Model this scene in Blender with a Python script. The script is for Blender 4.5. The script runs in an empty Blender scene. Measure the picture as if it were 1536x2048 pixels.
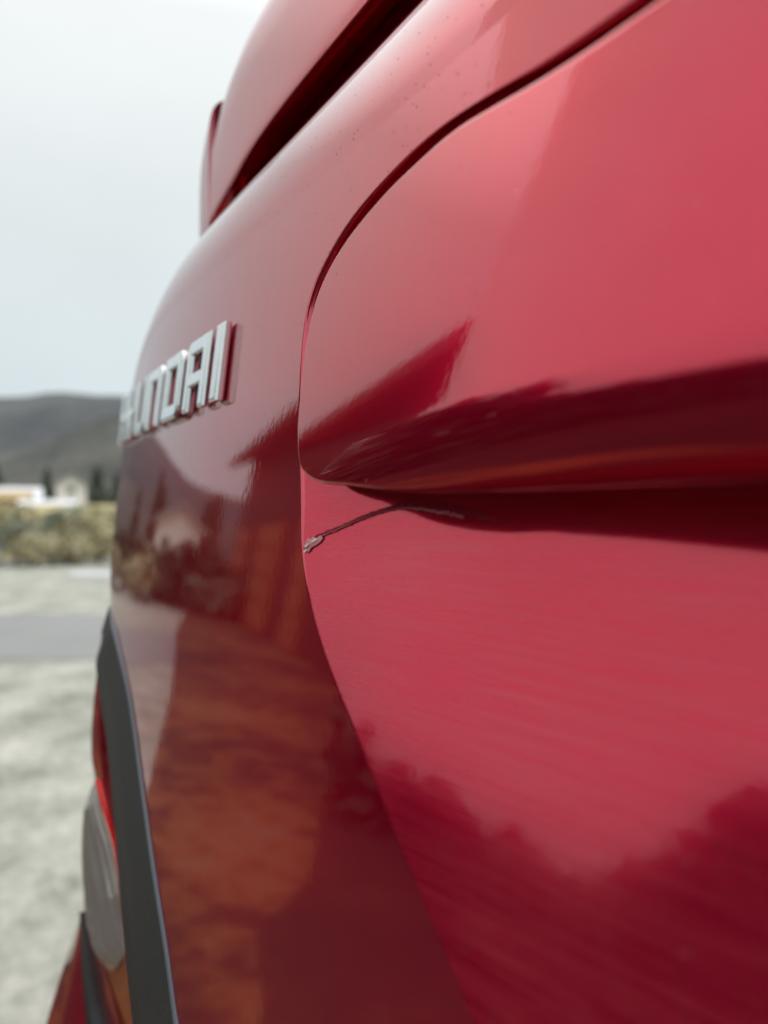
import bpy, bmesh, math, random
import numpy as np
from mathutils import Vector, noise
random.seed(7); rng = np.random.default_rng(7)
S = bpy.context.scene; COL = S.collection
R = math.radians

# ------------------------------------------------------------------ camera
CAM_Z = 0.85
cd = bpy.data.cameras.new('camera'); cam = bpy.data.objects.new('camera', cd); COL.objects.link(cam)
cam.location = (0, 0, CAM_Z); cam.rotation_euler = (R(90), 0, 0)
cd.sensor_fit = 'VERTICAL'; cd.sensor_height = 36; cd.sensor_width = 27; cd.lens = 26
cd.clip_start = 0.005; cd.clip_end = 4000
cd.dof.use_dof = True; cd.dof.focus_distance = 0.20; cd.dof.aperture_fstop = 8.2
S.camera = cam

# ------------------------------------------------------------------ sky (thin overcast) and sun behind the cloud
w = bpy.data.worlds.new('World'); S.world = w; w.use_nodes = True
nt = w.node_tree; nt.nodes.clear()
def nd(t, tree=None, **kw):
    n = (tree or nt).nodes.new(t)
    for k, v in kw.items(): setattr(n, k, v)
    return n
SUN_EL, SUN_AZ = R(52), R(-95)            # azimuth to the left of the view axis
sky = nd('ShaderNodeTexSky', sky_type='NISHITA', sun_disc=False, sun_elevation=SUN_EL, sun_rotation=-SUN_AZ)
bg1 = nd('ShaderNodeBackground'); bg1.inputs[1].default_value = 0.08
nt.links.new(sky.outputs[0], bg1.inputs[0])
tc = nd('ShaderNodeTexCoord'); sep = nd('ShaderNodeSeparateXYZ'); nt.links.new(tc.outputs['Generated'], sep.inputs[0])
rmp = nd('ShaderNodeValToRGB'); nt.links.new(sep.outputs[2], rmp.inputs[0])
cr = rmp.color_ramp
cr.elements[0].position = 0.0; cr.elements[0].color = (.65, .72, .74, 1)
cr.elements[1].position = 1.0; cr.elements[1].color = (2.1, 2.12, 2.14, 1)
e = cr.elements.new(.16); e.color = (.68, .76, .78, 1)
e = cr.elements.new(.40); e.color = (.80, .85, .855, 1)
e = cr.elements.new(.55); e.color = (.91, .94, .935, 1)
e = cr.elements.new(.68); e.color = (1.65, 1.67, 1.67, 1)
cl = nd('ShaderNodeTexNoise'); cl.inputs['Scale'].default_value = 2.2; cl.inputs['Detail'].default_value = 5
mp = nd('ShaderNodeMapping'); mp.inputs['Scale'].default_value = (1, 1, 2.5)
nt.links.new(tc.outputs['Generated'], mp.inputs[0]); nt.links.new(mp.outputs[0], cl.inputs[0])
cmr = nd('ShaderNodeMapRange'); cmr.inputs[3].default_value = .955; cmr.inputs[4].default_value = 1.045
cmr.inputs[1].default_value = .3; cmr.inputs[2].default_value = .7
nt.links.new(cl.outputs[0], cmr.inputs[0])
mul = nd('ShaderNodeMix', data_type='RGBA', blend_type='MULTIPLY'); mul.inputs[0].default_value = 1
nt.links.new(rmp.outputs[0], mul.inputs[6]); nt.links.new(cmr.outputs[0], mul.inputs[7])
bg2 = nd('ShaderNodeBackground'); nt.links.new(mul.outputs[2], bg2.inputs[0]); bg2.inputs[1].default_value = 1.07
mx = nd('ShaderNodeMixShader'); mx.inputs[0].default_value = .93
nt.links.new(bg1.outputs[0], mx.inputs[1]); nt.links.new(bg2.outputs[0], mx.inputs[2])
wo = nd('ShaderNodeOutputWorld'); nt.links.new(mx.outputs[0], wo.inputs[0])
sd = bpy.data.lights.new('sun', 'SUN'); sd.energy = 1.4; sd.angle = R(30); sd.color = (1, .97, .93)
sun = bpy.data.objects.new('sun', sd); COL.objects.link(sun)
sdir = Vector((-math.sin(SUN_AZ)*math.cos(SUN_EL), math.cos(SUN_AZ)*math.cos(SUN_EL), math.sin(SUN_EL)))
sun.rotation_euler = sdir.to_track_quat('Z', 'Y').to_euler(); sun.location = (4, 2, 8)
S.view_settings.view_transform = 'Standard'; S.view_settings.look = 'None'
S.view_settings.gamma = 1; S.view_settings.exposure = 0; S.view_settings.use_curve_mapping = False

# ------------------------------------------------------------------ helpers
def link(o, parent=None, label=None, cat=None, group=None, kind=None):
    if o.name not in COL.objects: COL.objects.link(o)
    if parent is not None: o.parent = parent
    for k, v in (('label', label), ('category', cat), ('group', group), ('kind', kind)):
        if v: o[k] = v
    return o
def mesh(name, V, Fc, mats, parent=None, smooth=True, mi=None, **kw):
    me = bpy.data.meshes.new(name)
    V = np.asarray(V, float)
    if parent is not None: V = V - np.array(parent.location)
    me.from_pydata(V.tolist(), [], [tuple(map(int, f)) for f in Fc])
    for m in (mats if isinstance(mats, (list, tuple)) else [mats]): me.materials.append(m)
    me.polygons.foreach_set('use_smooth', [smooth]*len(me.polygons))
    if mi is not None: me.polygons.foreach_set('material_index', list(mi))
    me.update()
    return link(bpy.data.objects.new(name, me), parent, **kw)
def gridfaces(nu, nv, closeu=False, flip=False, off=0):
    out = []
    for i in range(nu if closeu else nu-1):
        for j in range(nv-1):
            a, b = i*nv+j, ((i+1) % nu)*nv+j
            q = (a, b, b+1, a+1)
            out.append(tuple(off+k for k in (q[::-1] if flip else q)))
    return out
def empty(name, loc, **kw):
    o = bpy.data.objects.new(name, None); o.location = loc; o.empty_display_size = .1
    return link(o, **kw)
def cr_interp(P, n):
    """Catmull-Rom through P (k x d), n samples per segment"""
    P = np.asarray(P, float); k = len(P)
    Q = np.vstack([2*P[0]-P[1], P, 2*P[-1]-P[-2]])
    out = []
    for i in range(k-1):
        p0, p1, p2, p3 = Q[i:i+4]
        for t in np.linspace(0, 1, n, endpoint=False):
            out.append(.5*((2*p1)+(-p0+p2)*t+(2*p0-5*p1+4*p2-p3)*t*t+(-p0+3*p1-3*p2+p3)*t**3))
    out.append(P[-1]); return np.array(out)
def smooth01(x): x = np.clip(x, 0, 1); return x*x*(3-2*x)

# ------------------------------------------------------------------ materials
def mat(name):
    m = bpy.data.materials.new(name); m.use_nodes = True
    t = m.node_tree; t.nodes.clear()
    o = t.nodes.new('ShaderNodeOutputMaterial'); p = t.nodes.new('ShaderNodeBsdfPrincipled')
    t.links.new(p.outputs[0], o.inputs[0])
    return m, t, p
def obj_noise(t, scale, detail=4, stretch=(1, 1, 1), rough=.55, rot=(0, 0, 0)):
    c = t.nodes.new('ShaderNodeTexCoord'); mpp = t.nodes.new('ShaderNodeMapping'); n = t.nodes.new('ShaderNodeTexNoise')
    mpp.inputs['Scale'].default_value = stretch; mpp.inputs['Rotation'].default_value = rot
    n.inputs['Scale'].default_value = scale; n.inputs['Detail'].default_value = detail; n.inputs['Roughness'].default_value = rough
    t.links.new(c.outputs['Object'], mpp.inputs[0]); t.links.new(mpp.outputs[0], n.inputs[0])
    return n.outputs[0]
def ramp(t, src, stops):
    r = t.nodes.new('ShaderNodeValToRGB'); t.links.new(src, r.inputs[0])
    el = r.color_ramp.elements
    while len(el) > 1: el.remove(el[-1])
    for i, (p, c) in enumerate(stops):
        x = el[0] if i == 0 else el.new(p)
        x.position = p; x.color = (c if len(c) == 4 else (*c, 1)) if not isinstance(c, (int, float)) else (c, c, c, 1)
    return r.outputs[0]
def mixc(t, fac, a, b, mode='MIX'):
    m = t.nodes.new('ShaderNodeMix'); m.data_type = 'RGBA'; m.blend_type = mode
    for i, x in ((0, fac), (6, a), (7, b)):
        if hasattr(x, 'is_linked'): t.links.new(x, m.inputs[i])
        else: m.inputs[i].default_value = x if isinstance(x, (int, float)) else ((*x, 1) if len(x) == 3 else x)
    return m.outputs[2]
def math_(t, op, a, b=None):
    m = t.nodes.new('ShaderNodeMath'); m.operation = op
    for i, x in ((0, a), (1, b)):
        if x is None: continue
        if hasattr(x, 'is_linked'): t.links.new(x, m.inputs[i])
        else: m.inputs[i].default_value = x
    return m.outputs[0]
def bump(t, p, h, strength, dist, coat=False):
    b = t.nodes.new('ShaderNodeBump'); b.inputs['Strength'].default_value = strength; b.inputs['Distance'].default_value = dist
    t.links.new(h, b.inputs['Height']); t.links.new(b.outputs[0], p.inputs['Normal'])
    if coat: t.links.new(b.outputs[0], p.inputs['Coat Normal'])
def simple(name, col, rough=.6, metal=0, nscale=None, var=.25, bmp=0, bdist=.01, **kw):
    m, t, p = mat(name)
    p.inputs['Roughness'].default_value = rough; p.inputs['Metallic'].default_value = metal
    for k, v in kw.items(): p.inputs[k].default_value = v
    if nscale:
        n = obj_noise(t, nscale, 6)
        lo = tuple(c*(1-var) for c in col); hi = tuple(min(1, c*(1+var)) for c in col)
        t.links.new(ramp(t, n, [(.3, lo), (.7, hi)]), p.inputs['Base Color'])
        if bmp: bump(t, p, n, bmp, bdist)
    else: p.inputs['Base Color'].default_value = (*col, 1)
    return m

def specks(t, scale, size, density, mask_scale=None):
    """sparse round specks: 1 on a speck, 0 elsewhere"""
    c = t.nodes.new('ShaderNodeTexCoord'); v = t.nodes.new('ShaderNodeTexVoronoi')
    v.inputs['Scale'].default_value = scale; t.links.new(c.outputs['Object'], v.inputs['Vector'])
    sp = t.nodes.new('ShaderNodeSeparateColor'); t.links.new(v.outputs['Color'], sp.inputs[0])
    small = math_(t, 'LESS_THAN', v.outputs['Distance'], math_(t, 'MULTIPLY', sp.outputs[1], size))
    thr = density
    if mask_scale:
        n = obj_noise(t, mask_scale, 2)
        thr = math_(t, 'MULTIPLY', ramp(t, n, [(.42, 0), (.7, 1)]), density)
    keep = math_(t, 'LESS_THAN', sp.outputs[0], thr)
    return math_(t, 'MULTIPLY', small, keep)

PAINT = (.66, .0025, .048)
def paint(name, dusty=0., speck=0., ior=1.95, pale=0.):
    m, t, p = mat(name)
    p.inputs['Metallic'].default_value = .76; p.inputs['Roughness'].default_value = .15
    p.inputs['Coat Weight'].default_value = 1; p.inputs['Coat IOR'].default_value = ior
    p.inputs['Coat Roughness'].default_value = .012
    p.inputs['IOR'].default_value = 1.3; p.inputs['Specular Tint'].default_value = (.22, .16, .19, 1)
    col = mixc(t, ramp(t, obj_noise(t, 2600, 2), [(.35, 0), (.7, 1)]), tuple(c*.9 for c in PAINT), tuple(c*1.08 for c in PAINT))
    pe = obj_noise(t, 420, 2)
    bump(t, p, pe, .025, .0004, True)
    if speck:
        s = specks(t, 620, .16, speck, 18)
        col = mixc(t, math_(t, 'MULTIPLY', s, .75), col, (.035, .012, .014))
        t.links.new(math_(t, 'SUBTRACT', 1, s), p.inputs['Coat Weight'])
    if pale:
        s = specks(t, 430, .10, pale, 22)
        col = mixc(t, s, col, (.8, .5, .5)); t.links.new(math_(t, 'ADD', math_(t, 'MULTIPLY', s, .5), .15), p.inputs['Roughness'])
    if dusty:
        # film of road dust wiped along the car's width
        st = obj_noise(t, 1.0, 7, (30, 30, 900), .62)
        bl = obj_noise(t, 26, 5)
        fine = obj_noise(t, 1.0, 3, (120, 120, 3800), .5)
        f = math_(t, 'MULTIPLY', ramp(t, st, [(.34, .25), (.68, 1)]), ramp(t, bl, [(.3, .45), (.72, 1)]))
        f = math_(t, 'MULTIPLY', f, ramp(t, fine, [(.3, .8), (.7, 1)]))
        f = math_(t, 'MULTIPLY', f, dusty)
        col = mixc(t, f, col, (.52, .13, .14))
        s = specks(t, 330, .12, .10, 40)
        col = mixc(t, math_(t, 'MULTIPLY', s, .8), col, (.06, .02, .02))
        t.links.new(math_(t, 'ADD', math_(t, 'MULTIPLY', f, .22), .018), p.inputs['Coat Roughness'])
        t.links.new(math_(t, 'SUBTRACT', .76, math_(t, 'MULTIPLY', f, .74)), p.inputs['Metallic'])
    t.links.new(col, p.inputs['Base Color'])
    return m
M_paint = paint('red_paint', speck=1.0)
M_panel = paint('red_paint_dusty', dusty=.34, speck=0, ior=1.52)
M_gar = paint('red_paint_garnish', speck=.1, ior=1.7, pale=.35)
M_plain = paint('red_paint_plain')
M_chrome = simple('satin_chrome', (.76, .80, .80), .2, 1, 300, .05)
M_trim = simple('grey_rubber_trim', (.035, .038, .038), .6, 0, 900, .35, .15, .0006)
M_edge_sheen = simple('trim_edge_sky_sheen', (.10, .115, .135), .28)  # lighter bluish base paints in the sky sheen on the rubber's edge
M_black = simple('black_plastic', (.012, .012, .012), .5)
M_tyre = simple('tyre_rubber', (.02, .02, .02), .8, 0, 40, .3)
M_alloy = simple('alloy', (.55, .55, .56), .35, 1)
M_glass = simple('tinted_glass', (.02, .025, .03), .03, 0)
def lens(name, col, trans=.75):
    m, t, p = mat(name)
    p.inputs['Base Color'].default_value = (*col, 1); p.inputs['Transmission Weight'].default_value = trans
    p.inputs['Roughness'].default_value = .12; p.inputs['IOR'].default_value = 1.5
    return m
M_lred = lens('red_lens', (.80, .02, .008), .1); M_lclear = lens('clear_lens', (.34, .315, .285), .45); M_lamber = lens('amber_lens', (.30, .07, .022), .15)
M_refl = simple('lamp_reflector', (.8, .8, .8), .15, 1)

# ------------------------------------------------------------------ the setting: ground, road, hills
def ground_mat(name, stops, s1, s2, rough=.9, bd=.02):
    m, t, p = mat(name); p.inputs['Roughness'].default_value = rough
    n1 = obj_noise(t, s1, 6); n2 = obj_noise(t, s2, 5, rough=.7)
    f = math_(t, 'ADD', math_(t, 'MULTIPLY', n1, .55), math_(t, 'MULTIPLY', n2, .45))
    t.links.new(ramp(t, f, stops), p.inputs['Base Color']); bump(t, p, n2, .6, bd)
    return m
M_gravel = ground_mat('gravel', [(.36, (.13, .138, .115)), (.47, (.29, .295, .25)), (.56, (.39, .39, .34)), (.66, (.50, .49, .43))], 3.2, 26)
M_road = ground_mat('road_asphalt', [(.3, (.20, .203, .20)), (.7, (.27, .273, .268))], 1.1, 60, bd=.004)
M_leaf = ground_mat('leaf_litter', [(.40, (.012, .008, .007)), (.48, (.05, .02, .010)), (.55, (.19, .08, .024)), (.66, (.17, .12, .07))], 1.2, 7)
M_grass = ground_mat('dry_grass', [(.35, (.14, .13, .065)), (.5, (.30, .26, .12)), (.65, (.42, .36, .17))], .12, 1.3)
def sheet(name, pts, z, m):
    bm = bmesh.new(); bm.faces.new([bm.verts.new((x, y, z)) for x, y in pts])
    me = bpy.data.meshes.new(name); bm.to_mesh(me); bm.free(); me.materials.append(m)
    return link(bpy.data.objects.new(name, me), kind='structure')
sheet('ground', [(-1500, -1500), (1500, -1500), (1500, 1500), (-1500, 1500)], 0, M_gravel)
def pol(az, d): return (-math.sin(R(az))*d, math.cos(R(az))*d)
sheet('road', [(-5.6, 4.35), (10, 3.9), (10, 5.7), (-6.6, 6.25)], .004, M_road)
M_dark_patch = ground_mat('dark_patch', [(.38, (.010, .008, .007)), (.55, (.028, .018, .012)), (.68, (.07, .035, .016))], 2.2, 14)
sheet('added_dark_patch', [(-.30, .10), pol(50, .6), pol(53, .9), pol(52, 1.2), pol(55, 1.5), pol(54, 1.8), pol(58, 2.2), pol(58.5, 2.8), pol(61, 3.4), pol(59, 4.0), pol(63, 4.6), (-4.4, -6), (-.6, -6), (-.25, -.4)], .012, M_dark_patch)  # unseen dark sheet, added to darken what the moulding's lower roll mirrors
sheet('leaf_covered_lawn', [(-.15, .22), pol(33, 1.0), pol(38, 1.7), pol(44, 2.6), pol(46.3, 5), pol(46.3, 9.5), pol(48, 17), (-16, 9), (-16, -14), (-.4, -14), (-.1, -.4)], .008, M_leaf)
M_pave = ground_mat('pale_paving', [(.3, (.42, .43, .44)), (.7, (.52, .53, .54))], 1.1, 40, bd=.004)
sheet('paving', [(-4.2, 9.7), (-3.3, 9.55), (-3.3, 10.35), (-4.4, 10.5)], .012, M_pave)

def hill(name, az0, az1, d, base, prof, seed, m, depth=260, nu=120, nv=14):
    V = []
    for i in range(nu):
        az = az0+(az1-az0)*i/(nu-1)
        h = prof(az)
        for j in range(nv):
            t = j/(nv-1); dd = d+depth*t
            zz = base + h*(math.sin(t*math.pi/2)**.9) if j > 0 else base-6
            x, y = pol(az, dd)
            zz += 7*noise.noise(Vector((x*.012+seed, y*.012, t*3)))*min(1, t*3)*(1 if h > 15 else .3) + 2.2*noise.noise(Vector((x*.07+seed, y*.07, 1)))*min(1, t*3)
            V.append((x, y, zz))
    return mesh(name, V, gridfaces(nu, nv), m, kind='structure')
M_hill1 = ground_mat('hill_scrub', [(.38, (.020, .024, .020)), (.52, (.048, .050, .042)), (.66, (.10, .09, .078))], .020, .12, bd=.5)
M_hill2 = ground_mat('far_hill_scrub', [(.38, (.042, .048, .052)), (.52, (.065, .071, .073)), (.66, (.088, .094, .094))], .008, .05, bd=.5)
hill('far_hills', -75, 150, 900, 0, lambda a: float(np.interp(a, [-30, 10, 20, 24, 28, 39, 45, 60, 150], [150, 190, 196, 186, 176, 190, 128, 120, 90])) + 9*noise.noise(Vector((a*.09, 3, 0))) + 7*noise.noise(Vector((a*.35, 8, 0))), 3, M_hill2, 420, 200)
hill('near_hill', -75, 140, 420, 0, lambda a: max(6, float(np.interp(a, [-30, 17, 21, 25, 30, 40, 60, 140], [70, 78, 70, 52, 40, 50, 30, 8])) + 8*noise.noise(Vector((a*.12, 9, 0)))), 11, M_hill1, 240, 200)
# dry grass slope up to the village
def slope_mesh():
    V = []; nu, nv = 60, 24
    for i in range(nu):
        az = -70 + 150*i/(nu-1)
        for j in range(nv):
            t = j/(nv-1); d = 13.5 + 130*t**1.6
            x, y = pol(az, d)
            z = -.25 + .75*smooth01(t*5) + 1.6*t + .12*noise.noise(Vector((x*.35, y*.35, 0)))
            V.append((x, y, float(z)))
    return mesh('grass_slope', V, gridfaces(nu, nv), M_grass, kind='structure')
slope_mesh()

# ------------------------------------------------------------------ the car
TH = R(31); BX = np.array([-math.sin(TH), math.cos(TH)]); NX = np.array([-math.cos(TH), -math.sin(TH)])
def W(a, n, z):
    a, n, z = np.broadcast_arrays(np.asarray(a, float), np.asarray(n, float), np.asarray(z, float))
    return np.stack([a*BX[0]+n*NX[0], a*BX[1]+n*NX[1], CAM_Z+z], -1)
def Fs(a, z): return -.0785-.12*z-np.maximum(0, a-.25)**2/5.6     # rear face of the boot lid
CA = -.15                                                            # middle of the car
p0 = W(CA, -2.0, -CAM_Z)
car = empty('car', tuple(p0.tolist()), label='glossy red car seen close up along its rear, with silver lettering and a scratch', cat='car')

Bc = [(-.15,.0752),(.03,.0748),(.0731,.0748),(.0917,.0756),(.1049,.0773),(.1206,.0786),(.1352,.0778),(.152,.0746),(.1637,.0704),(.1734,.0645),(.1794,.058),
      (.1815,.0503),(.1809,.0407),(.1789,.0296),(.1754,.0161),(.173,.0082),(.1714,.003),(.1678,-.0094),(.1608,-.0211),(.1533,-.0294),
      (.1446,-.0368),(.1357,-.0433),(.1213,-.054),(.1074,-.064),(.0886,-.0772),(.05,-.105),(.0,-.125),(-.15,-.15)]
Oc = [(-.15,.0918),(.05,.0918),(.10,.0918),(.13,.0918),(.16,.0918),(.20,.0918),(.245,.0918),(.29,.0918),(.325,.0918),(.36,.0915),(.392,.0875),
      (.417,.076),(.428,.055),(.432,.03),(.430,0),(.425,-.02),(.414,-.042),(.397,-.0528),(.3543,-.0682),(.3257,-.0801),
      (.305,-.092),(.29,-.1025),(.2594,-.1235),(.2361,-.1387),(.219,-.1515),(.15,-.19),(0,-.22),(-.15,-.22)]
Ic = [(-.15,.03),(.02,.03),(.04,.03),(.05,.03),(.06,.03),(.07,.03),(.075,.03),(.08,.03),(.083,.03),(.085,.03),(.086,.029),
      (.0855,.029),(.085,.030),(.083,.030),(.08,.030),(.076,.030),(.07,.030),(.035,.030),(-.01,.030),(-.055,.030),
      (-.10,.030),(-.15,.028),(-.15,.010),(-.15,-.012),(-.15,-.04),(-.15,-.08),(-.15,-.10),(-.15,-.14)]
NSEG = 14
B = cr_interp(Bc, NSEG); O = cr_interp(Oc, NSEG); I = cr_interp(Ic, NSEG)
def sm(P, k=6):
    for _ in range(k):
        Q = P.copy(); Q[1:-1] = .25*P[:-2]+.5*P[1:-1]+.25*P[2:]; P = Q
    return P
B, O, I = sm(B), sm(O, 30), sm(I, 30)
NS = len(B)
def dist_poly(poly, P):
    a = poly[:-1]; ab = poly[1:]-a; q = (ab*ab).sum(1)+1e-14; out = np.empty(len(P))
    for k in range(0, len(P), 2000):
        p = P[k:k+2000, None, :]-a[None]
        t = np.clip((p*ab).sum(2)/q, 0, 1); r = p-t[..., None]*ab
        out[k:k+2000] = np.sqrt((r*r).sum(2).min(1))
    return out
def distB(P): return dist_poly(B, np.asarray(P, float))
def distC(P): return dist_poly(B[int(NSEG*13.5):], np.asarray(P, float))
# steepness of the panel just inside its edge: a wall round the garnish, a shallow scoop below it
zs = B[:, 1]; onlower = np.arange(NS)/(NS-1) > .46
steep = np.where(onlower, smooth01((zs-.012)/.03), 1.0)
def scoop_depth(d, z):
    return .28*d
def boot_lid():
    tt = np.concatenate([np.array([0, .0015, .004, .007, .011, .016, .023, .032, .045]), np.linspace(.065, 1, 46)])
    cols = []
    dO = np.gradient(O, axis=0); nO = np.stack([-dO[:, 1], dO[:, 0]], 1); nO /= np.linalg.norm(nO, axis=1)[:, None]
    # outward = away from B
    sgn = np.sign(((O-B)*nO).sum(1)); nO *= sgn[:, None]
    for _ in range(25): nO[1:-1] = .25*nO[:-2]+.5*nO[1:-1]+.25*nO[2:]
    nO /= np.linalg.norm(nO, axis=1)[:, None]
    u = np.arange(NS)/(NS-1)*(len(Bc)-1)
    Rr = np.where(u < 8.5, .060, np.where(u < 12, .060-.036*smooth01((u-8.5)/3.5), np.where(u < 16, .024, np.maximum(.006, np.maximum(.003, .024-.021*(u-16)/1.5)))))
    lip = np.where(u < 8, .0018, np.maximum(.0007, .0018-.0011*(u-8)/3))*np.clip((18-u)/2, 0, 1)
    V = []
    for i in range(NS):
        L = np.linalg.norm(O[i]-B[i])
        P = B[i]+(O[i]-B[i])*tt[:, None]
        n = Fs(P[:, 0], P[:, 1])
        dl = tt*L; r = lip[i]
        if r > 1e-5: n = n - np.where(dl < r, r-np.sqrt(np.maximum(0, r*r-(r-np.minimum(dl, r))**2)), 0)
        row = [W(P[:, 0], n, P[:, 1])]
        th = np.linspace(0, math.pi/2, 25)[1:]
        Q = O[i]+nO[i]*(Rr[i]*np.sin(th))[:, None]
        q = Fs(O[i, 0], O[i, 1]) + (Q[:, 1]-O[i, 1])*-.12*.3 - Rr[i]*(1-np.cos(th))
        row.append(W(Q[:, 0], q, Q[:, 1]))
        row.append(W(Q[-1:, 0]+nO[i, 0]*.004, q[-1:]-.05, Q[-1:, 1]+nO[i, 1]*.004))
        row.append(W(Q[-1:, 0]+nO[i, 0]*.006, q[-1:]-.16, Q[-1:, 1]+nO[i, 1]*.006))
        V.append(np.vstack(row))
    nv = len(V[0]); V = np.vstack(V); faces = gridfaces(NS, nv); mi = [0]*len(faces)
    # inner side shares the edge row
    ti = np.concatenate([[0], np.array([.002, .005, .009, .014, .02, .03, .045, .065]), np.linspace(.09, 1, 40)])
    base = len(V); nvi = len(ti)-1; Vi = []
    for i in range(NS):
        P = B[i]+(I[i]-B[i])*ti[1:, None]
        s0 = .28 + 2.2*steep[i]
        dd = distB(P)
        D = scoop_depth(distC(P) if i > NSEG*13.5 else dd, P[:, 1]) + (s0-.28)*np.minimum(dd, .006)
        n0 = Fs(B[i, 0], B[i, 1]) - lip[i]
        n = Fs(P[:, 0], P[:, 1]) - lip[i] - D
        Vi.append(W(P[:, 0], n, P[:, 1]))
    Vi = np.vstack(Vi); VV = np.vstack([V, Vi])
    idx = lambda i, j: i*nv if j == 0 else base+i*nvi+j-1
    for i in range(NS-1):
        for j in range(len(ti)-1):
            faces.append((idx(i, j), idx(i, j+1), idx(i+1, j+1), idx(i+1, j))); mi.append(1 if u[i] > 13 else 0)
    # right half mirrored about the middle of the car
    mid = W(CA, 0, 0)[:2]; dv = ((VV[:, :2]-mid)@BX)
    VM = VV.copy(); VM[:, :2] -= 2*dv[:, None]*BX
    k = len(VV); faces += [tuple(x+k for x in f[::-1]) for f in faces]; mi = mi+mi
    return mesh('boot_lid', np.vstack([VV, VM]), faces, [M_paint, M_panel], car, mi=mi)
boot_lid()
def panel_n(a, z):
    """n of the scooped panel at (a, z)"""
    P = np.stack([a, z], -1); dd = distC(P)
    return Fs(a, z) - scoop_depth(dd, z)

# garnish / handle moulding over the plate recess
GO_top = [(-.15,.0735),(.03,.0733),(.0703,.0733),(.0925,.0742),(.1165,.0763),(.134,.0748),(.1468,.0722),(.1595,.0677),(.1675,.0624),(.1723,.0563),(.1740,.0500),(.1742,.0447)]
GO_bot = [(-.15,.0045),(.03,.004),(.092,.0036),(.1167,.0037),(.1297,.0043),(.1429,.0057),(.1545,.0067),(.1620,.0088),(.1660,.0116),(.1685,.0164),(.1711,.0244),(.1742,.0447)]
def garnish():
    top = sm(cr_interp(GO_top, 20), 4); bot = sm(cr_interp(GO_bot, 20), 4)
    n = len(top)
    # closed outline -> strips between matched points of the top and bottom curves
    nj = 64
    w_ = .5-.5*np.cos(np.linspace(0, math.pi, nj))
    dense = np.unique(np.concatenate([w_, .5*w_**2, 1-.35*(1-w_)**1.5]))
    nj = len(dense)
    outline = np.vstack([top, bot[::-1]])
    dist_to = dist_poly
    aL = .1742
    V = []
    for i in range(n-1):
        P = top[i]+(bot[i]-top[i])*dense[:, None]
        V.append(P)
    P = np.vstack(V)
    x = aL-P[:, 0]
    amp = .0045+0*x
    zt = .075; t = np.clip((zt-P[:, 1])/.071, 0, 1)
    bulge = amp*(.45*t+.55*np.sin(math.pi/2*t)) 
    nn = Fs(P[:, 0], P[:, 1])+.0004+bulge
    db = dist_to(bot, P); dt = dist_to(top, P)
    hb = .0135+.0045*smooth01((x-.01)/.10)
    kb = .0026+.0114*smooth01((x-.004)/.11)
    zz = np.clip((P[:, 1]-.0034)/hb, 0, 1)
    rt = .0014+.0010*smooth01((.13-P[:, 0])/.05)
    drop = lambda d, r: np.where(d < r, r-np.sqrt(np.maximum(0, r*r-(r-np.minimum(d, r))**2)), 0)
    nn = nn - kb*drop(zz, 1.0) - drop(dt, rt) - drop(db, .0009+0*db)
    VV = W(P[:, 0], nn, P[:, 1]); faces = gridfaces(n-1, nj, flip=True)
    # skirt going in behind the edge
    k = len(VV)
    loop = [(i*nj) for i in range(n-1)] + [((n-2)*nj+j) for j in range(1, nj-1)] + [(i*nj+nj-1) for i in range(n-2, -1, -1)]
    sk = []
    for q in loop:
        a_, z_ = P[q]; sk.append(W(a_, nn[q]-.03-.0*z_, z_+ (.002 if z_ < .03 else -.001)))
    VV = np.vstack([VV, np.array(sk)])
    for i in range(len(loop)-1):
        faces.append((loop[i], loop[i+1], k+i+1, k+i))
    mid = W(CA, 0, 0)[:2]; dv = ((VV[:, :2]-mid)@BX); VM = VV.copy(); VM[:, :2] -= 2*dv[:, None]*BX
    kk = len(VV); faces += [tuple(x_+kk for x_ in f[::-1]) for f in faces]
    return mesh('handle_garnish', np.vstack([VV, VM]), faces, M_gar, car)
garnish()

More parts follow.
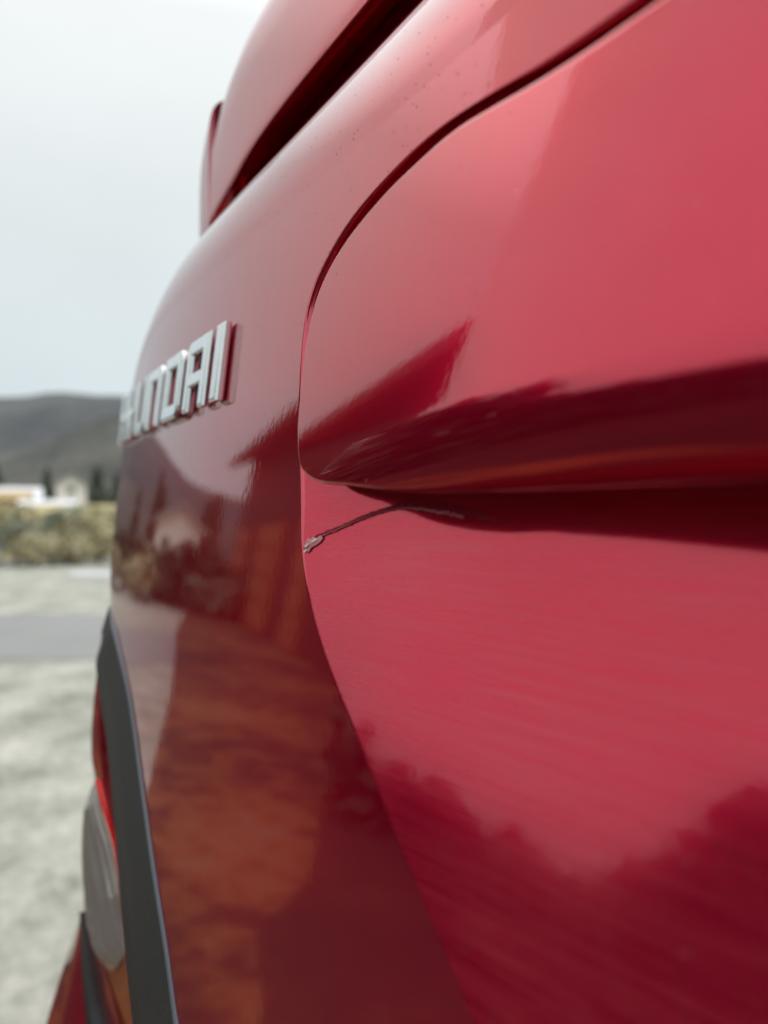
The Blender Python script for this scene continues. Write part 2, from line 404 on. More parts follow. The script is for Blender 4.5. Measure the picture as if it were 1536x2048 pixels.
# rear wing standing over the boot lid
def wing():
    prof = [(-.1165,.1620),(-.1162,.166),(-.1165,.175),(-.1172,.19),(-.1182,.205),(-.1205,.219),(-.126,.231),(-.138,.237),(-.19,.236),(-.21,.220),(-.205,.165),(-.185,.155),(-.160,.163),(-.143,.1785),(-.131,.1705),(-.1195,.1633)]
    prof = sm(np.vstack([cr_interp(prof+[prof[0]], 6)[:-1]]), 1)
    sec = cr_interp([(-.15, 0, 0), (.10, 0, 0), (.20, 0, 0), (.26, -.0005, 0), (.30, -.003, -.001), (.325, -.008, -.004), (.345, -.0125, -.0105), (.358, -.016, -.017), (.3655, -.018, -.021)], 5)
    V = []
    for a, dzl, dzt in sec:
        q = prof.copy(); k_ = smooth01((prof[:, 1]-.165)/.06)
        q[:, 1] += dzl*(1-k_)+dzt*k_
        V.append(W(np.full(len(q), a), q[:, 0], q[:, 1]))
    nv = len(prof); n = len(V); V = np.vstack(V)
    mid = W(CA, 0, 0)[:2]
    faces = []
    for i in range(n-1):
        for j in range(nv): faces.append((i*nv+j, (i+1)*nv+j, (i+1)*nv+(j+1) % nv, i*nv+(j+1) % nv))
    faces.append(tuple((n-1)*nv+j for j in range(nv)))
    dv = ((V[:, :2]-mid)@BX); VM = V.copy(); VM[:, :2] -= 2*dv[:, None]*BX
    k = len(V); faces += [tuple(x+k for x in f[::-1]) for f in faces]
    V2 = []
    for a, dzl, dzt in sec:
        for n_, z_ in ((-.190,.115),(-.142,.115),(-.1405,.150),(-.1390,.172),(-.1400,.1775),(-.143,.1800),(-.190,.184)):
            V2.append(W(a, n_, z_+(.8*dzl if z_ > .13 else 0)))
    V2 = np.array(V2); f2 = gridfaces(len(sec), 7); dv2 = ((V2[:, :2]-mid)@BX); VM2 = V2.copy(); VM2[:, :2] -= 2*dv2[:, None]*BX
    f2 += [tuple(x+len(V2) for x in f[::-1]) for f in f2]
    mesh('wing_base', np.vstack([V2, VM2]), f2, M_plain, car)
    rw = mesh('rear_wing', np.vstack([V, VM]), faces, M_plain, car)
    # end caps
    for side in (1, -1):
        sec2 = cr_interp([(.3690, .2140, .128, -.1172), (.379, .2070, .127, -.1178), (.388, .1970, .126, -.1188), (.395, .1840, .125, -.1205), (.3995, .1700, .124, -.1240)], 5)
        V = []
        for a, ztp, zbt, nr in sec2:
            th_ = np.linspace(0, 2*math.pi, nv, endpoint=False); hw_ = .035
            qn = nr-hw_+hw_*np.sign(np.cos(th_))*abs(np.cos(th_))**.35
            qz = (ztp+zbt)/2+(ztp-zbt)/2*np.sign(np.sin(th_))*abs(np.sin(th_))**.4
            aa = a if side > 0 else 2*CA-a
            V.append(W(np.full(nv, aa), qn, qz))
        n = len(V); V = np.vstack(V); faces = []
        for i in range(n-1):
            for j in range(nv):
                f = (i*nv+j, (i+1)*nv+j, (i+1)*nv+(j+1) % nv, i*nv+(j+1) % nv)
                faces.append(f if side > 0 else f[::-1])
        faces.append(tuple((n-1)*nv+j for j in range(nv))); faces.append(tuple(j for j in range(nv))[::-1])
        mesh('wing_end_cap', V, faces, M_plain, car)
wing()

# chrome letters
def letters():
    st, hb = .25, .22
    def rect(x0, y0, x1, y1): return [(x0, y0), (x1, y0), (x1, y1), (x0, y1)]
    def rc(cx, cy, r, a0, a1, n=4): return [(cx+r*math.cos(R(a0+(a1-a0)*i/n)), cy+r*math.sin(R(a0+(a1-a0)*i/n))) for i in range(n+1)]
    r = .16
    G = {
     'H': (1, [[(0,0),(st,0),(st,.39),(1-st,.39),(1-st,0),(1,0),(1,1),(1-st,1),(1-st,.61),(st,.61),(st,1),(0,1)]]),
     'Y': (1, [[(.5-st/2,0),(.5+st/2,0),(.5+st/2,.38),(1-r,.38)]+rc(1-r,.38+r,r,-90,0)+[(1,1),(1-st,1),(1-st,.60),(st,.60),(st,1),(0,1)]+rc(r,.38+r,r,180,270)]),
     'U': (1, [rc(r,r,r,180,270)+rc(1-r,r,r,270,360)+[(1,1),(1-st,1),(1-st,hb),(st,hb),(st,1),(0,1)]]),
     'N': (1, [[(0,0),(st,0),(st,1-hb),(1-st,1-hb),(1-st,0),(1,0)]+rc(1-r,1-r,r,0,90)+[(0,1)]]),
     'D': (1, [[(0,0)]+rc(1-r,r,r,270,360)+rc(1-r,1-r,r,0,90)+[(0,1)], rect(st,hb,1-st,1-hb)[::-1]]),
     'A': (1, [[(0,0),(st,0),(st,.33),(1-st,.33),(1-st,0),(1,0),(1,1)]+rc(r,1-r,r,90,180), rect(st,.53,1-st,1-hb)[::-1]]),
     'I': (.27, [rect(0,0,.27,1)]),
    }
    # left edge (far) of each letter in metres along the car
    pos = [('H', .4325, .0225), ('Y', .4085, .0225), ('U', .3830, .0255), ('N', .3535, .0265), ('D', .3190, .027), ('A', .2845, .027), ('I', .2500, .0265)]
    zb, H = .0378, .0272
    for ch, aL, wd in pos:
        cu = bpy.data.curves.new('letter', 'CURVE'); cu.dimensions = '2D'; cu.fill_mode = 'BOTH'
        for pl in G[ch][1]:
            sp = cu.splines.new('POLY'); sp.points.add(len(pl)-1); sp.use_cyclic_u = True
            for q, (x, y) in zip(sp.points, pl): q.co = (x*wd/1.0, y*H, 0, 1)
        bev = .0011
        cu.offset = -bev; cu.extrude = .0017-bev; cu.bevel_depth = bev; cu.bevel_resolution = 3
        tmp = bpy.data.objects.new('tmp', cu); COL.objects.link(tmp)
        dg = bpy.context.evaluated_depsgraph_get(); dg.update()
        me = bpy.data.meshes.new_from_object(tmp.evaluated_get(dg)); bpy.data.objects.remove(tmp)
        co = np.zeros(len(me.vertices)*3); me.vertices.foreach_get('co', co); co = co.reshape(-1, 3)
        a = aL-co[:, 0]; z = zb+co[:, 1]
        P = W(a, Fs(a, z)+.0021+co[:, 2], z) - np.array(car.location)
        me.vertices.foreach_set('co', P.ravel()); me.materials.clear(); me.materials.append(M_chrome)
        me.polygons.foreach_set('use_smooth', [False]*len(me.polygons)); me.update()
        o = bpy.data.objects.new('badge_letter', me); link(o, car)
        # dark foam pad the letter is glued with
    return
letters()

# ray through a picture point to a given depth, used to measure the blurred parts on the left
def px(x, y, Y): return np.array([(x-768)/1479*Y, Y, CAM_Z+(1024-y)/1479*Y])
def curve3(pts, n=8): return cr_interp([px(*p) for p in pts], n)
def resample(P, n):
    s = np.concatenate([[0], np.cumsum(np.linalg.norm(np.diff(P, axis=0), axis=1))]); q = np.linspace(0, s[-1], n)
    return np.stack([np.interp(q, s, P[:, k]) for k in range(3)], 1)
def band(name, curves, m, n=60, thick=.0, **kw):
    C = [resample(c, n) for c in curves]; V = np.vstack([np.stack([c[i] for c in C]) for i in range(n)])
    return mesh(name, V, gridfaces(n, len(C)), m, car, **kw)
nb = np.array([NX[0], NX[1], 0]); bb = np.array([BX[0], BX[1], 0])
# grey moulding along the lower edge of the boot lid
tr = curve3([(218,1212,.392),(226,1240,.376),(247,1320,.341),(265,1400,.315),(288,1560,.283),(314,1740,.255),(340,1900,.234),(362,2060,.217),(390,2230,.197)])
tl = curve3([(203,1262,.405),(206,1300,.397),(219,1400,.365),(238,1520,.331),(260,1750,.292),(278,1930,.266),(294,2060,.250),(318,2230,.228)])
tr, tl = resample(tr, 80), resample(tl, 80)
mid1 = tl + nb*.0045 ; mid2 = tl; mid3 = tl
taper = smooth01(np.linspace(0, 1, 80)/.12)[:, None]
mid1 = tl+(mid1-tl)*taper; mid3 = (tl*.05+tr*.95)+nb*.0014*taper; mid2 = .5*(mid1+mid3)+nb*.0004*taper
back = np.array([-NX[0]*.012, -NX[1]*.012, 0])
band('lower_trim_strip', [tl+back, tl, tl*.97+mid1*.03+nb*.003*taper, mid1+(mid2-mid1)*.15+nb*.0006*taper, mid2, mid3], M_trim, 80)
band('trim_edge', [mid3, mid3*.5+tr*.5+nb*.0010*taper, tr+nb*.0002*taper, tr-nb*.002], M_edge_sheen, 80)

# tail lamp on the corner
S1 = [(188,1350,.395),(182,1440,.395),(180,1500,.395),(184,1560,.392)]
red_in = curve3([(214,1300,.40),(226,1420,.385),(240,1560,.37),(262,1720,.36),(280,1900,.35),(300,2100,.34)])
redA = curve3([(196,1330,.405),(186,1420,.40),(183,1500,.398),(190,1555,.394),(205,1620,.385),(225,1690,.378),(238,1770,.372),(245,1840,.368),(254,1930,.364),(268,2060,.36)])
redA2 = curve3([(214,1330,.40),(208,1440,.392),(207,1540,.388),(216,1620,.38),(236,1690,.372),(250,1770,.365),(258,1840,.36),(268,1930,.355),(284,2060,.35)])
red0 = curve3([(199,1320,.43),(189,1420,.43),(186,1500,.42),(193,1555,.41),(207,1620,.395),(226,1690,.385),(238.5,1770,.376),(245.5,1840,.372),(254.5,1930,.368),(268.5,2060,.364)])
band('quarter_panel', [red0, redA, redA2, red_in], M_plain)
rl0 = curve3([(193,1560,.392),(206,1618,.383),(226,1688,.376),(239,1768,.370),(246,1838,.366),(255,1930,.362),(269,2060,.358)])
rl1 = curve3([(197,1558,.390),(214,1616,.381),(235,1686,.374),(248,1766,.368),(255,1836,.364),(265,1928,.358),(281,2060,.354)])
band('red_lens', [rl0-nb*.004, rl0, rl0*.5+rl1*.5+nb*.0015, rl1, rl1-nb*.004], M_lred)
cl0 = curve3([(192,1560,.396),(205,1625,.387),(224,1692,.380),(237,1772,.374),(244,1842,.370),(250,1900,.367)])
cl1 = curve3([(186,1570,.396),(194,1640,.388),(206,1715,.382),(216,1790,.376),(226,1860,.372),(240,1925,.368)])
cl2 = curve3([(181,1580,.402),(176,1660,.398),(176,1740,.392),(182,1810,.388),(196,1880,.384),(222,1945,.378)])
cl3 = curve3([(180,1580,.43),(174,1660,.43),(174,1740,.43),(180,1820,.42),(193,1890,.41),(216,1955,.40)])
# ribbed clear lens
def ribbed():
    C = [resample(c, 90) for c in (cl0, cl1, cl2, cl3)]
    V = []
    nu = 40
    for i in range(90):
        P = cr_interp([c[i] for c in C], 13)
        k = np.arange(len(P))
        rip = .0034*np.abs(np.sin(k/len(P)*math.pi*6 + i*.055))
        V.append(P+nb*rip[:, None]*np.sin(np.clip(k/len(P), 0, 1)*math.pi)[:, None]*min(1, i/10, (89-i)/10))
    nv = len(V[0])
    return mesh('reversing_lens', np.vstack(V), gridfaces(90, nv), M_lclear, car)
ribbed()
bk = [c+back*1.5 for c in (resample(cl0, 40), resample(cl1, 40), resample(cl2, 40))]
band('lamp_reflector', [b_+np.array([.0, .012, 0]) for b_ in bk], M_refl, 40)
am0 = curve3([(250,1900,.367),(256,1950,.364),(264,2010,.362),(272,2070,.36)])
am1 = curve3([(222,1945,.378),(236,1985,.374),(250,2030,.37),(262,2080,.366)])
am2 = curve3([(200,1890,.385),(214,1960,.382),(232,2020,.378),(246,2090,.372)])
band('amber_lens', [am0, am1, am2], M_lamber)
# body below the lamp, second moulding, bumper
b0 = curve3([(178,1760,.402),(183,1820,.396),(196,1885,.388),(216,1955,.380),(236,2030,.374),(258,2140,.36)])
b1 = curve3([(174,1800,.41),(180,1860,.405),(192,1930,.40),(208,2000,.394),(222,2060,.388),(240,2150,.38)])
b2 = curve3([(172,1826,.415),(177,1870,.41),(186,1930,.405),(199,2000,.40),(212,2060,.395),(228,2150,.385)])
band('quarter_panel_edge', [b0, b1+nb*.002, b2], M_plain)
s0 = curve3([(172,1822,.416),(178,1870,.412),(187,1930,.407),(200,2000,.402),(214,2060,.396),(231,2150,.386)])
s1 = curve3([(170,1822,.414),(175,1880,.408),(183,1950,.402),(195,2020,.397),(204,2070,.392),(220,2150,.384)])
s2 = curve3([(167,1826,.42),(169,1880,.414),(172,1950,.408),(178,2020,.403),(184,2070,.398),(196,2150,.39)])
band('bumper_moulding', [s0+back, s0, s1+nb*.003, s2+nb*.002, s2+back], M_trim)
q0 = s2+back*.3
q1 = curve3([(160,1850,.425),(158,1910,.42),(156,1980,.415),(158,2050,.41),(164,2150,.40)])
q2 = curve3([(155,1846,.44),(134,1912,.435),(112,1982,.43),(92,2050,.425),(66,2150,.415)])
q3 = q2+bb*.06-nb*.05
band('rear_bumper', [q0, q1, q2, q3], M_plain)

# scratch below the garnish: torn film of paint ending in a chip on the edge
def scratch():
    m1 = simple('scratched_paint', (.26, .012, .034), .6, 0, 1500, .45, .3, .0003, **{'Specular IOR Level': .12})
    m2 = simple('lifted_paint', (.62, .24, .26), .4, 0, 2500, .4, .5, .0003)
    m3 = simple('bare_primer', (.75, .68, .58), .5, 0, 2500, .1)
    pts = [(608,1096),(625,1079),(650,1066),(680,1054),(738,1029),(790,1014),(830,1010),(870,1013),(900,1018),(950,1029),(1006,1044)]
    wid = [3, 4, 3, 3, 3, 4, 7, 10, 10, 8, 1]
    def onpanel(Q):
        Q = np.asarray(Q, float); d = np.stack([(Q[:, 0]-768)/1479, np.ones(len(Q)), (1024-Q[:, 1])/1479], 1)
        lo, hi = np.full(len(Q), .08), np.full(len(Q), .26)
        for _ in range(30):
            md = .5*(lo+hi); p = d*md[:, None]
            g = p[:, :2]@NX - panel_n(p[:, :2]@BX, p[:, 2]) - Q[:, 2] > 0
            lo = np.where(g, md, lo); hi = np.where(g, hi, md)
        p = d*lo[:, None]; p[:, 2] += CAM_Z; return p
    C = cr_interp([(p[0], p[1], w_) for p, w_ in zip(pts, wid)], 14)
    V, V2 = [], []
    for i, (x, y, w_) in enumerate(C):
        j1, j2 = random.uniform(-.28, .28), random.uniform(-.28, .28)
        V += [(x, y-w_*(1+j1), .00003), (x, y-w_*.2, .00004), (x, y+w_*(.9+j2), .00003)]
        c = random.uniform(.7, 1.3)
        V2 += [(x, y+w_*(c-.25), .00005), (x, y+w_*c, .00014), (x, y+w_*(c+.2), .00005)]
    V, V2 = onpanel(V), onpanel(V2)
    mesh('scratch', V, gridfaces(len(C), 3), m1, car, label='dark torn scratch across the panel below the moulding')
    k = int(len(C)*.86)
    mesh('lifted_paint_edge', V2[:3*k], gridfaces(k, 3), m2, car, smooth=False)
    # chip
    ch = [(603,1108),(606,1094),(612,1084),(614,1076),(621,1079),(626,1072),(632,1077),(641,1070),(646,1076),(640,1084),(632,1090),(622,1096),(618,1103),(610,1104)]
    Vc = onpanel([(624, 1086, .00035)]+[(x, y, .00008) for x, y in ch])
    mesh('lifted_paint_chip', Vc, [(0, i+1, (i+1) % len(ch)+1) for i in range(len(ch))], m2, car, smooth=False)
    for poly in ([(622,1082),(632,1076),(634,1079),(626,1084)], [(609,1092),(617,1086),(618,1088),(610,1096)], [(607,1103),(613,1097),(614,1099),(608,1106)]):
        mesh('bare_primer_spot', onpanel([(x, y, .0005) for x, y in poly]), [(0, 1, 2, 3)], m3, car, smooth=False)
scratch()

# the rest of the body, out of sight behind the lid
def body():
    def ring(n, hw, zlo, zhi, k=28):
        out = []
        for i in range(k):
            t = 2*math.pi*i/k; c, s = math.cos(t), math.sin(t)
            out.append(W(CA+hw*np.sign(c)*abs(c)**.45, n, (zlo+zhi)/2-CAM_Z+(zhi-zlo)/2*np.sign(s)*abs(s)**.5))
        return out
    secs = [(-.20,.60,.34,.84),(-.26,.72,.26,.92),(-.45,.81,.20,.955),(-1.2,.86,.18,.96),(-2.6,.87,.18,.95),(-3.5,.85,.2,.82),(-3.95,.74,.24,.74),(-4.12,.5,.3,.62)]
    V = np.vstack([ring(*s) for s in secs]); k = 28
    f = gridfaces(len(secs), k)
    for i in range(len(secs)-1): f.append((i*k+k-1, (i+1)*k+k-1, (i+1)*k, i*k))
    f.append(tuple(range(k))); f.append(tuple((len(secs)-1)*k+j for j in range(k))[::-1])
    mesh('body', V, f, M_plain, car)
    cs = [(-.55,.60,.93,.96),(-1.15,.56,.93,1.27),(-1.9,.56,.93,1.33),(-2.3,.55,.93,1.28),(-2.95,.58,.92,.95)]
    V = np.vstack([ring(*s) for s in cs]); f = gridfaces(len(cs), k)
    for i in range(len(cs)-1): f.append((i*k+k-1, (i+1)*k+k-1, (i+1)*k, i*k))
    f.append(tuple(range(k))); f.append(tuple((len(cs)-1)*k+j for j in range(k))[::-1])
    mesh('cabin_glass', V, f, M_glass, car)
    rs = [(-1.12,.52,1.25,1.285),(-1.5,.53,1.27,1.335),(-1.9,.53,1.28,1.345),(-2.3,.51,1.24,1.29)]
    V = np.vstack([ring(*s) for s in rs]); f = gridfaces(len(rs), k)
    for i in range(len(rs)-1): f.append((i*k+k-1, (i+1)*k+k-1, (i+1)*k, i*k))
    f.append(tuple(range(k))); f.append(tuple((len(rs)-1)*k+j for j in range(k))[::-1])
    mesh('roof', V, f, M_plain, car)
    for n in (-.85, -3.3):
        for s in (1, -1):
            c = W(CA+s*.78, n, .31-CAM_Z); axis = bb*s
            fw = np.array([-NX[0], -NX[1], 0]); V = []; q = 32
            prof = [(.0, .31*.62), (.095, .31*.64), (.10, .29), (.085, .31), (-.09, .31), (-.10, .28), (-.1, .1)]
            for i in range(q):
                t = 2*math.pi*i/q
                for o_, r_ in prof: V.append(c+axis*o_+(fw*math.cos(t)+np.array([0, 0, 1])*math.sin(t))*r_)
            wh = mesh('wheel', V, gridfaces(q, len(prof), closeu=True), M_tyre, car)
            V = []
            for i in range(q):
                t = 2*math.pi*i/q
                for o_, r_ in ((.06, .02), (.085, .06), (.07, .13), (.09, .19), (.04, .2)): V.append(c+axis*o_+(fw*math.cos(t)+np.array([0, 0, 1])*math.sin(t))*r_)
            rim = mesh('rim', np.array(V)-np.array(car.location), gridfaces(q, 5, closeu=True), M_alloy); rim.parent = wh
    # bumper bar below the boot lid
    V = []
    for a in np.linspace(-.95, .34, 24):
        e_ = max(0, a-.2)**2*1.2+max(0, -.5-a)**2*1.2
        for n, z in ((-.12,-.27),(-.045,-.275),(-.02,-.30),(-.012,-.40),(-.03,-.50),(-.2,-.56)): V.append(W(a, n-e_, z))
    mesh('bumper_bar', V, gridfaces(24, 6), M_plain, car)
body()

# ------------------------------------------------------------------ things around
def blob(name, c, r, m, seed, sq=(1, 1, .7), sub=3, amp=.28, f=1.6, **kw):
    bm = bmesh.new(); bmesh.ops.create_icosphere(bm, subdivisions=sub, radius=1)
    for v in bm.verts:
        k = 1+amp*noise.fractal(v.co*f+Vector((seed*3.1, seed, 0)), 1.0, 2.0, 3)
        v.co = Vector((v.co.x*sq[0]*r*k, v.co.y*sq[1]*r*k, v.co.z*sq[2]*r*k))
    me = bpy.data.meshes.new(name); bm.to_mesh(me); bm.free(); me.materials.append(m)
    o = bpy.data.objects.new(name, me); o.location = c
    return link(o, **kw)
M_rock = simple('rock', (.25, .245, .215), .9, 0, 4, .4, .6, .05)
M_bark = simple('bark', (.09, .065, .045), .9, 0, 8, .4)
M_need = simple('conifer_needles', (.045, .062, .036), .8, 0, .8, .45)
M_brush = simple('dry_brush', (.42, .38, .23), .85, 0, 1.5, .45)
M_brush2 = simple('grey_green_brush', (.25, .27, .20), .85, 0, 1.5, .45)

def leaves(name, centers, size, m, parent, sm_=False):
    V, Fc = [], []
    for c in centers:
        q = np.array(rng.normal(size=(3, 3))); q /= np.linalg.norm(q, axis=1)[:, None]
        k = len(V); s = size*rng.uniform(.6, 1.3)
        V += [c+q[0]*s, c+q[1]*s, c-q[0]*s*.8+q[2]*s*.3, c-q[1]*s]
        Fc.append((k, k+1, k+2, k+3))
    return mesh(name, V, Fc, m, parent, smooth=False)
def trunk(name, base, top, r0, r1, m, parent):
    V = []; base, top = np.array(base, float), np.array(top, float)
    for t in np.linspace(0, 1, 6):
        c = base+(top-base)*t; r = r0+(r1-r0)*t
        for i in range(8): V.append(c+np.array([math.cos(i*math.pi/4)*r, math.sin(i*math.pi/4)*r, 0]))
    f = gridfaces(6, 8); f += [(i*8+7, (i+1)*8+7, (i+1)*8, i*8) for i in range(5)]
    return mesh(name, V, f, m, parent)
def conifer(x, y, z, h, rad, label, group=None):
    t = empty('conifer_tree', (x, y, z), label=label, cat='tree', group=group)
    trunk('trunk', (x, y, z-.3), (x, y, z+h*.96), h*.022, .02, M_bark, t)
    C = []
    for _ in range(900):
        u = rng.uniform(.10, 1)**.8; rr = rad*(1-u)**.85*rng.uniform(.35, 1.08)*(1+.25*math.sin(u*h*3.2)); an = rng.uniform(0, 6.283)
        C.append(np.array([x+rr*math.cos(an), y+rr*math.sin(an), z+h*u-rr*.25]))
    leaves('crown', C, h*.032, M_need, t)
def shrub(x, y, z, h, m, label, group):
    t = empty('shrub', (x, y, z), label=label, cat='shrub', group=group)
    C = []; 
    for k in range(3): trunk('stem', (x, y, z-.1), (x+rng.normal()*h*.3, y+rng.normal()*h*.3, z+h*.7), .02, .008, M_bark, t)
    for _ in range(220):
        v = rng.normal(size=3); v /= np.linalg.norm(v); v *= rng.uniform(.4, 1)**.6
        C.append(np.array([x+v[0]*h*.75, y+v[1]*h*.6, z+h*.5+v[2]*h*.5]))
    leaves('foliage', C, h*.10, m, t)

# rubble bank at the far side of the lot
for i in range(34):
    az = rng.uniform(18, 50); d = rng.uniform(12.3, 15.5); x, y = pol(az, d); r = rng.uniform(.10, .22)
    blob('boulder', (x, y, .10+.10*(d-12.3)), r, M_rock, i, (1.2, 1, .75), label='grey boulder in the rubble bank across the gravel lot', cat='rock', group='boulders of the rubble bank')
for i in range(64):
    az = rng.uniform(17, 31) if i < 40 else rng.uniform(31, 51); d = rng.uniform(12.4, 18); x, y = pol(az, d)
    shrub(x, y, .02+.07*(d-12), rng.uniform(.35, .75), M_brush if i % 3 else M_brush2,
          'low straw-coloured bush growing among the boulders' if i % 3 else 'low grey-green bush growing among the boulders',
          'straw-coloured bushes on the bank' if i % 3 else 'grey-green bushes on the bank')

M_dark_brush = simple('dark_green_brush', (.035, .045, .026), .85, 0, 1.5, .45)
for i in range(22):  # unseen bushes added so the lid mirrors dark instead of pale grass
    az = 32 + 18.5*i/21 + rng.uniform(-.4, .4); d = rng.uniform(13.2, 16); x, y = pol(az, d)
    shrub(x, y, .05, rng.uniform(.7, 1.25), M_dark_brush, 'unseen dark green bush added to darken the reflection low in the lid', 'added bushes darkening the lid reflection')
# far houses on the slope
def house(x, y, z, wd, dp, h, rh, rot, wallm, roofm, label, wins=(), door=None, roof_axis='x', over=.35, name='house', chimney=False, shutters=()):
    t = empty(name, (x, y, z), label=label, cat='house')
    c, s = math.cos(rot), math.sin(rot)
    def L(p): return (x+p[0]*c-p[1]*s, y+p[0]*s+p[1]*c, z+p[2])
    def bx(nm, x0, y0, z0, x1, y1, z1, m, par=t):
        V = [L(p) for p in ((x0,y0,z0),(x1,y0,z0),(x1,y1,z0),(x0,y1,z0),(x0,y0,z1),(x1,y0,z1),(x1,y1,z1),(x0,y1,z1))]
        f = [(0,3,2,1),(4,5,6,7),(0,1,5,4),(1,2,6,5),(2,3,7,6),(3,0,4,7)]
        if par is not t:
            o = mesh(nm, np.array(V)-np.array(t.location), f, m, smooth=False); o.parent = par; return o
        return mesh(nm, V, f, m, t, smooth=False)
    w2, d2 = wd/2, dp/2
    if roof_axis == 'x':   # gable ends at +-x
        V = [(-w2,-d2,-.5),(w2,-d2,-.5),(w2,d2,-.5),(-w2,d2,-.5),(-w2,-d2,h),(w2,-d2,h),(w2,d2,h),(-w2,d2,h),(-w2,0,h+rh),(w2,0,h+rh)]
        f = [(0,1,5,4),(2,3,7,6),(1,2,6,9,5),(3,0,4,8,7)]
        k = rh/d2
        rv = lambda o: [(-w2-over,-d2-over,h-k*over+o),(w2+over,-d2-over,h-k*over+o),(w2+over,0,h+rh+o),(-w2-over,0,h+rh+o),(w2+over,d2+over,h-k*over+o),(-w2-over,d2+over,h-k*over+o)]
    else:                  # gable ends at +-y
        V = [(-w2,-d2,-.5),(w2,-d2,-.5),(w2,d2,-.5),(-w2,d2,-.5),(-w2,-d2,h),(w2,-d2,h),(w2,d2,h),(-w2,d2,h),(0,-d2,h+rh),(0,d2,h+rh)]
        f = [(0,1,5,8,4),(2,3,7,9,6),(1,2,6,5),(3,0,4,7)]
        k = rh/w2
        rv = lambda o: [(-w2-over,d2+over,h-k*over+o),(-w2-over,-d2-over,h-k*over+o),(0,-d2-over,h+rh+o),(0,d2+over,h+rh+o),(w2+over,-d2-over,h-k*over+o),(w2+over,d2+over,h-k*over+o)]
    mesh('wall', [L(p) for p in V], f, wallm, t, smooth=False)
    a, b = rv(.02), rv(.20); V = [L(p) for p in a+b]
    f = [(6,7,8,9),(9,8,10,11),(0,3,2,1),(3,5,4,2),(0,1,7,6),(5,11,10,4),(1,2,8,7),(2,4,10,8),(0,6,9,3),(3,9,11,5)]
    rf = mesh('roof', V, f, roofm, t, smooth=False)
    if chimney: bx('chimney', w2*.3, -.3, h+rh*.3, w2*.3+.6, .3, h+rh+.8, wallm, rf)
    for (cx, cz, ww, hh, side) in wins:
        if side == 'f':
            fr = bx('window_frame', cx-ww/2, -d2-.05, cz, cx+ww/2, -d2+.02, cz+hh, M_wframe)
            bx('pane', cx-ww/2+.07, -d2-.056, cz+.07, cx-.03, -d2-.051, cz+hh-.07, M_pane, fr); bx('pane', cx+.03, -d2-.056, cz+.07, cx+ww/2-.07, -d2-.051, cz+hh-.07, M_pane, fr)
    for cx, ww, hh in shutters:
        dr = bx('garage_door', cx-ww/2, -d2-.05, .02, cx+ww/2, -d2+.02, hh, M_timber)
        for k_ in range(4): bx('door_board', cx-ww/2+.03, -d2-.075, .06+k_*hh/4, cx+ww/2-.03, -d2-.052, .02+(k_+.92)*hh/4, M_timber, dr)
    if door:
        cx, ww, hh = door
        dr = bx('door', cx-ww/2, -d2-.05, 0, cx+ww/2, -d2+.02, hh, M_door); bx('handle', cx+ww*.32, -d2-.10, hh*.45, cx+ww*.38, -d2-.052, hh*.5, M_alloy, dr)
    return t
M_wframe = simple('window_frame_paint', (.7, .7, .68), .5); M_pane = simple('window_pane', (.03, .035, .04), .05)
M_door = simple('door_paint', (.10, .07, .05), .5)
M_white = simple('white_render', (.72, .71, .69), .8, 0, 2, .06)
M_greyroof = simple('grey_slate', (.30, .30, .33), .7, 0, 3, .2)
M_paleroof = simple('pale_metal_roof', (.62, .63, .66), .5, 0, 2, .06)
M_ochre = simple('ochre_render', (.36, .27, .13), .85, 0, 2, .15)
M_timber = simple('orange_brown_timber', (.33, .12, .045), .7, 0, 3, .3)
M_dark_timber = simple('dark_timber', (.05, .022, .016), .7, 0, 3, .3)
M_white2 = simple('added_house_white', (.84, .83, .82), .8, 0, 2, .04)
M_brown = simple('dark_roof_tiles', (.045, .026, .022), .75, 0, 5, .3)
hx, hy = pol(26.3, 92); house(hx, hy, .7, 4.2, 5, 1.5, 1.2, R(25), M_white, M_paleroof, 'low white house with a pale roof at the left foot of the hill', [(-1.1,.5,.8,.7,'f'),(1.1,.5,.8,.7,'f')])
hx, hy = pol(22.9, 88); house(hx, hy, .9, 2.9, 3, 2.9, .9, R(20), M_white, M_greyroof, 'tall narrow white house with a grey roof between two conifers', [(0,.6,.9,.9,'f'),(0,2.0,.9,.8,'f')], roof_axis='y')
hx, hy = pol(24.4, 80); house(hx, hy, .35, 4.6, 3, .9, .6, R(18), M_white, M_paleroof, 'long low white outbuilding in front of the tall white house', [(-1.2,.2,.7,.5,'f'),(1.1,.2,.7,.5,'f')])
hx, hy = pol(28.0, 85); house(hx, hy, .6, 7, 4, 1.5, .7, R(20), M_ochre, M_ochre, 'low ochre building at the left edge of the village', [(0,.4,.9,.8,'f')])
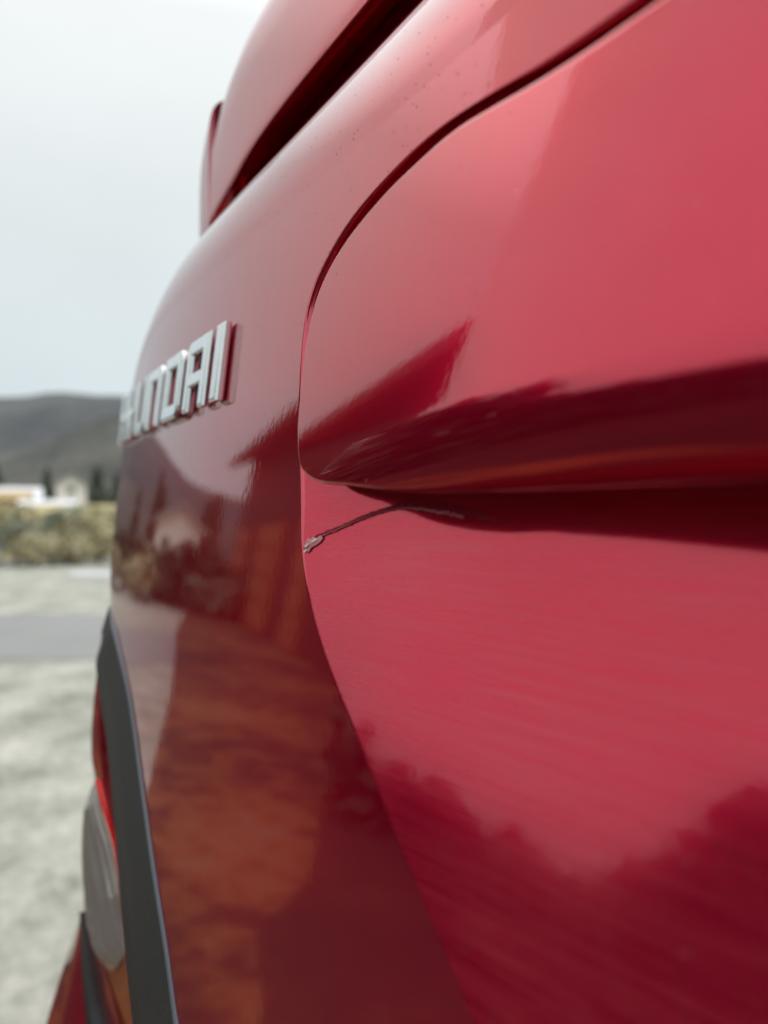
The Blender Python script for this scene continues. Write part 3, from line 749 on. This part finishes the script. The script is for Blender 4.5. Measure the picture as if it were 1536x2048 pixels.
for az, d, h, r, lab in ((24.5, 98, 5.4, 1.2, 'dark conifer left of the tall white house'), (21.2, 90, 5.2, 1.9, 'dark broad conifer right of the tall white house'), (27.7, 105, 6.0, 2.0, 'dark conifer behind the ochre building'), (19.8, 100, 5.0, 1.7, 'dark conifer nearest the car at the foot of the hill')):
    x, y = pol(az, d); conifer(x, y, .8, h, r, lab)

# what the paint mirrors: beside and behind the camera, out of the frame
house(-11.2, 4.6, 0, 11.7, 6, 3.45, 2.0, R(133.5), M_dark_timber, M_brown, 'long dark timber house with orange shutters mirrored in the red paint', [(-4.3,1.0,1.0,1.2,'f')], None, over=.45, chimney=True, shutters=[(1.1,2.2,1.75),(-1.75,1.0,1.75),(4.2,1.6,1.75)])
x, y = pol(89.3, 6.1)
house(x, y, 0, 3.9, 5.0, 5.9, 1.2, R(89.3), M_white2, M_greyroof, 'unseen tall pale house added for the pale reflection in the moulding', [], None, over=.1)  # out of view; added to give the moulding its pale reflection
x, y = pol(44.6, 34)
house(x, y, 0, 3.2, 3, 2.3, .8, R(40), M_white, M_greyroof, 'small white cabin mirrored in the lid below the lettering', [(-.8,.8,.7,.9,'f'),(.8,.8,.7,.9,'f')], roof_axis='y')
M_hedge = simple('hedge_leaves', (.05, .05, .03), .8, 0, 3, .5)
def hedge():  # added out of view; heights shaped to where the paint should mirror dark
    t = empty('hedge', (*pol(104, 3.0), 0), label='unseen dark hedge added in front of the pale house to darken the reflections', cat='hedge')
    C = []
    for _ in range(9000):
        az = rng.uniform(59, 150); d = 3.0+rng.uniform(-.25, .25); x, y = pol(az, d); C.append(np.array([x, y, rng.uniform(.02, 1)*float(np.interp(az, [59, 71, 75, 99, 107, 150], [1.6, 1.75, 1.15, 1.12, 1.7, 1.75]))+.03*math.sin(az*.9)]))
    leaves('foliage', C, .085, M_hedge, t)
    for az in range(60, 150, 6):
        x, y = pol(az, 3.0); trunk('stem', (x, y, 0), (x, y, .9), .03, .01, M_bark, t)
hedge()
for i, (az, d, h) in enumerate(((38.4, 62, 5.2), (41.5, 70, 7.9), (42.3, 66, 6.2), (47.9, 58, 5.6), (48.6, 66, 7.0))):
    x, y = pol(az, d); conifer(x, y, .3, h, h*.2, 'dark conifer in the row mirrored along the lid below the lettering', 'conifers mirrored in the lid')
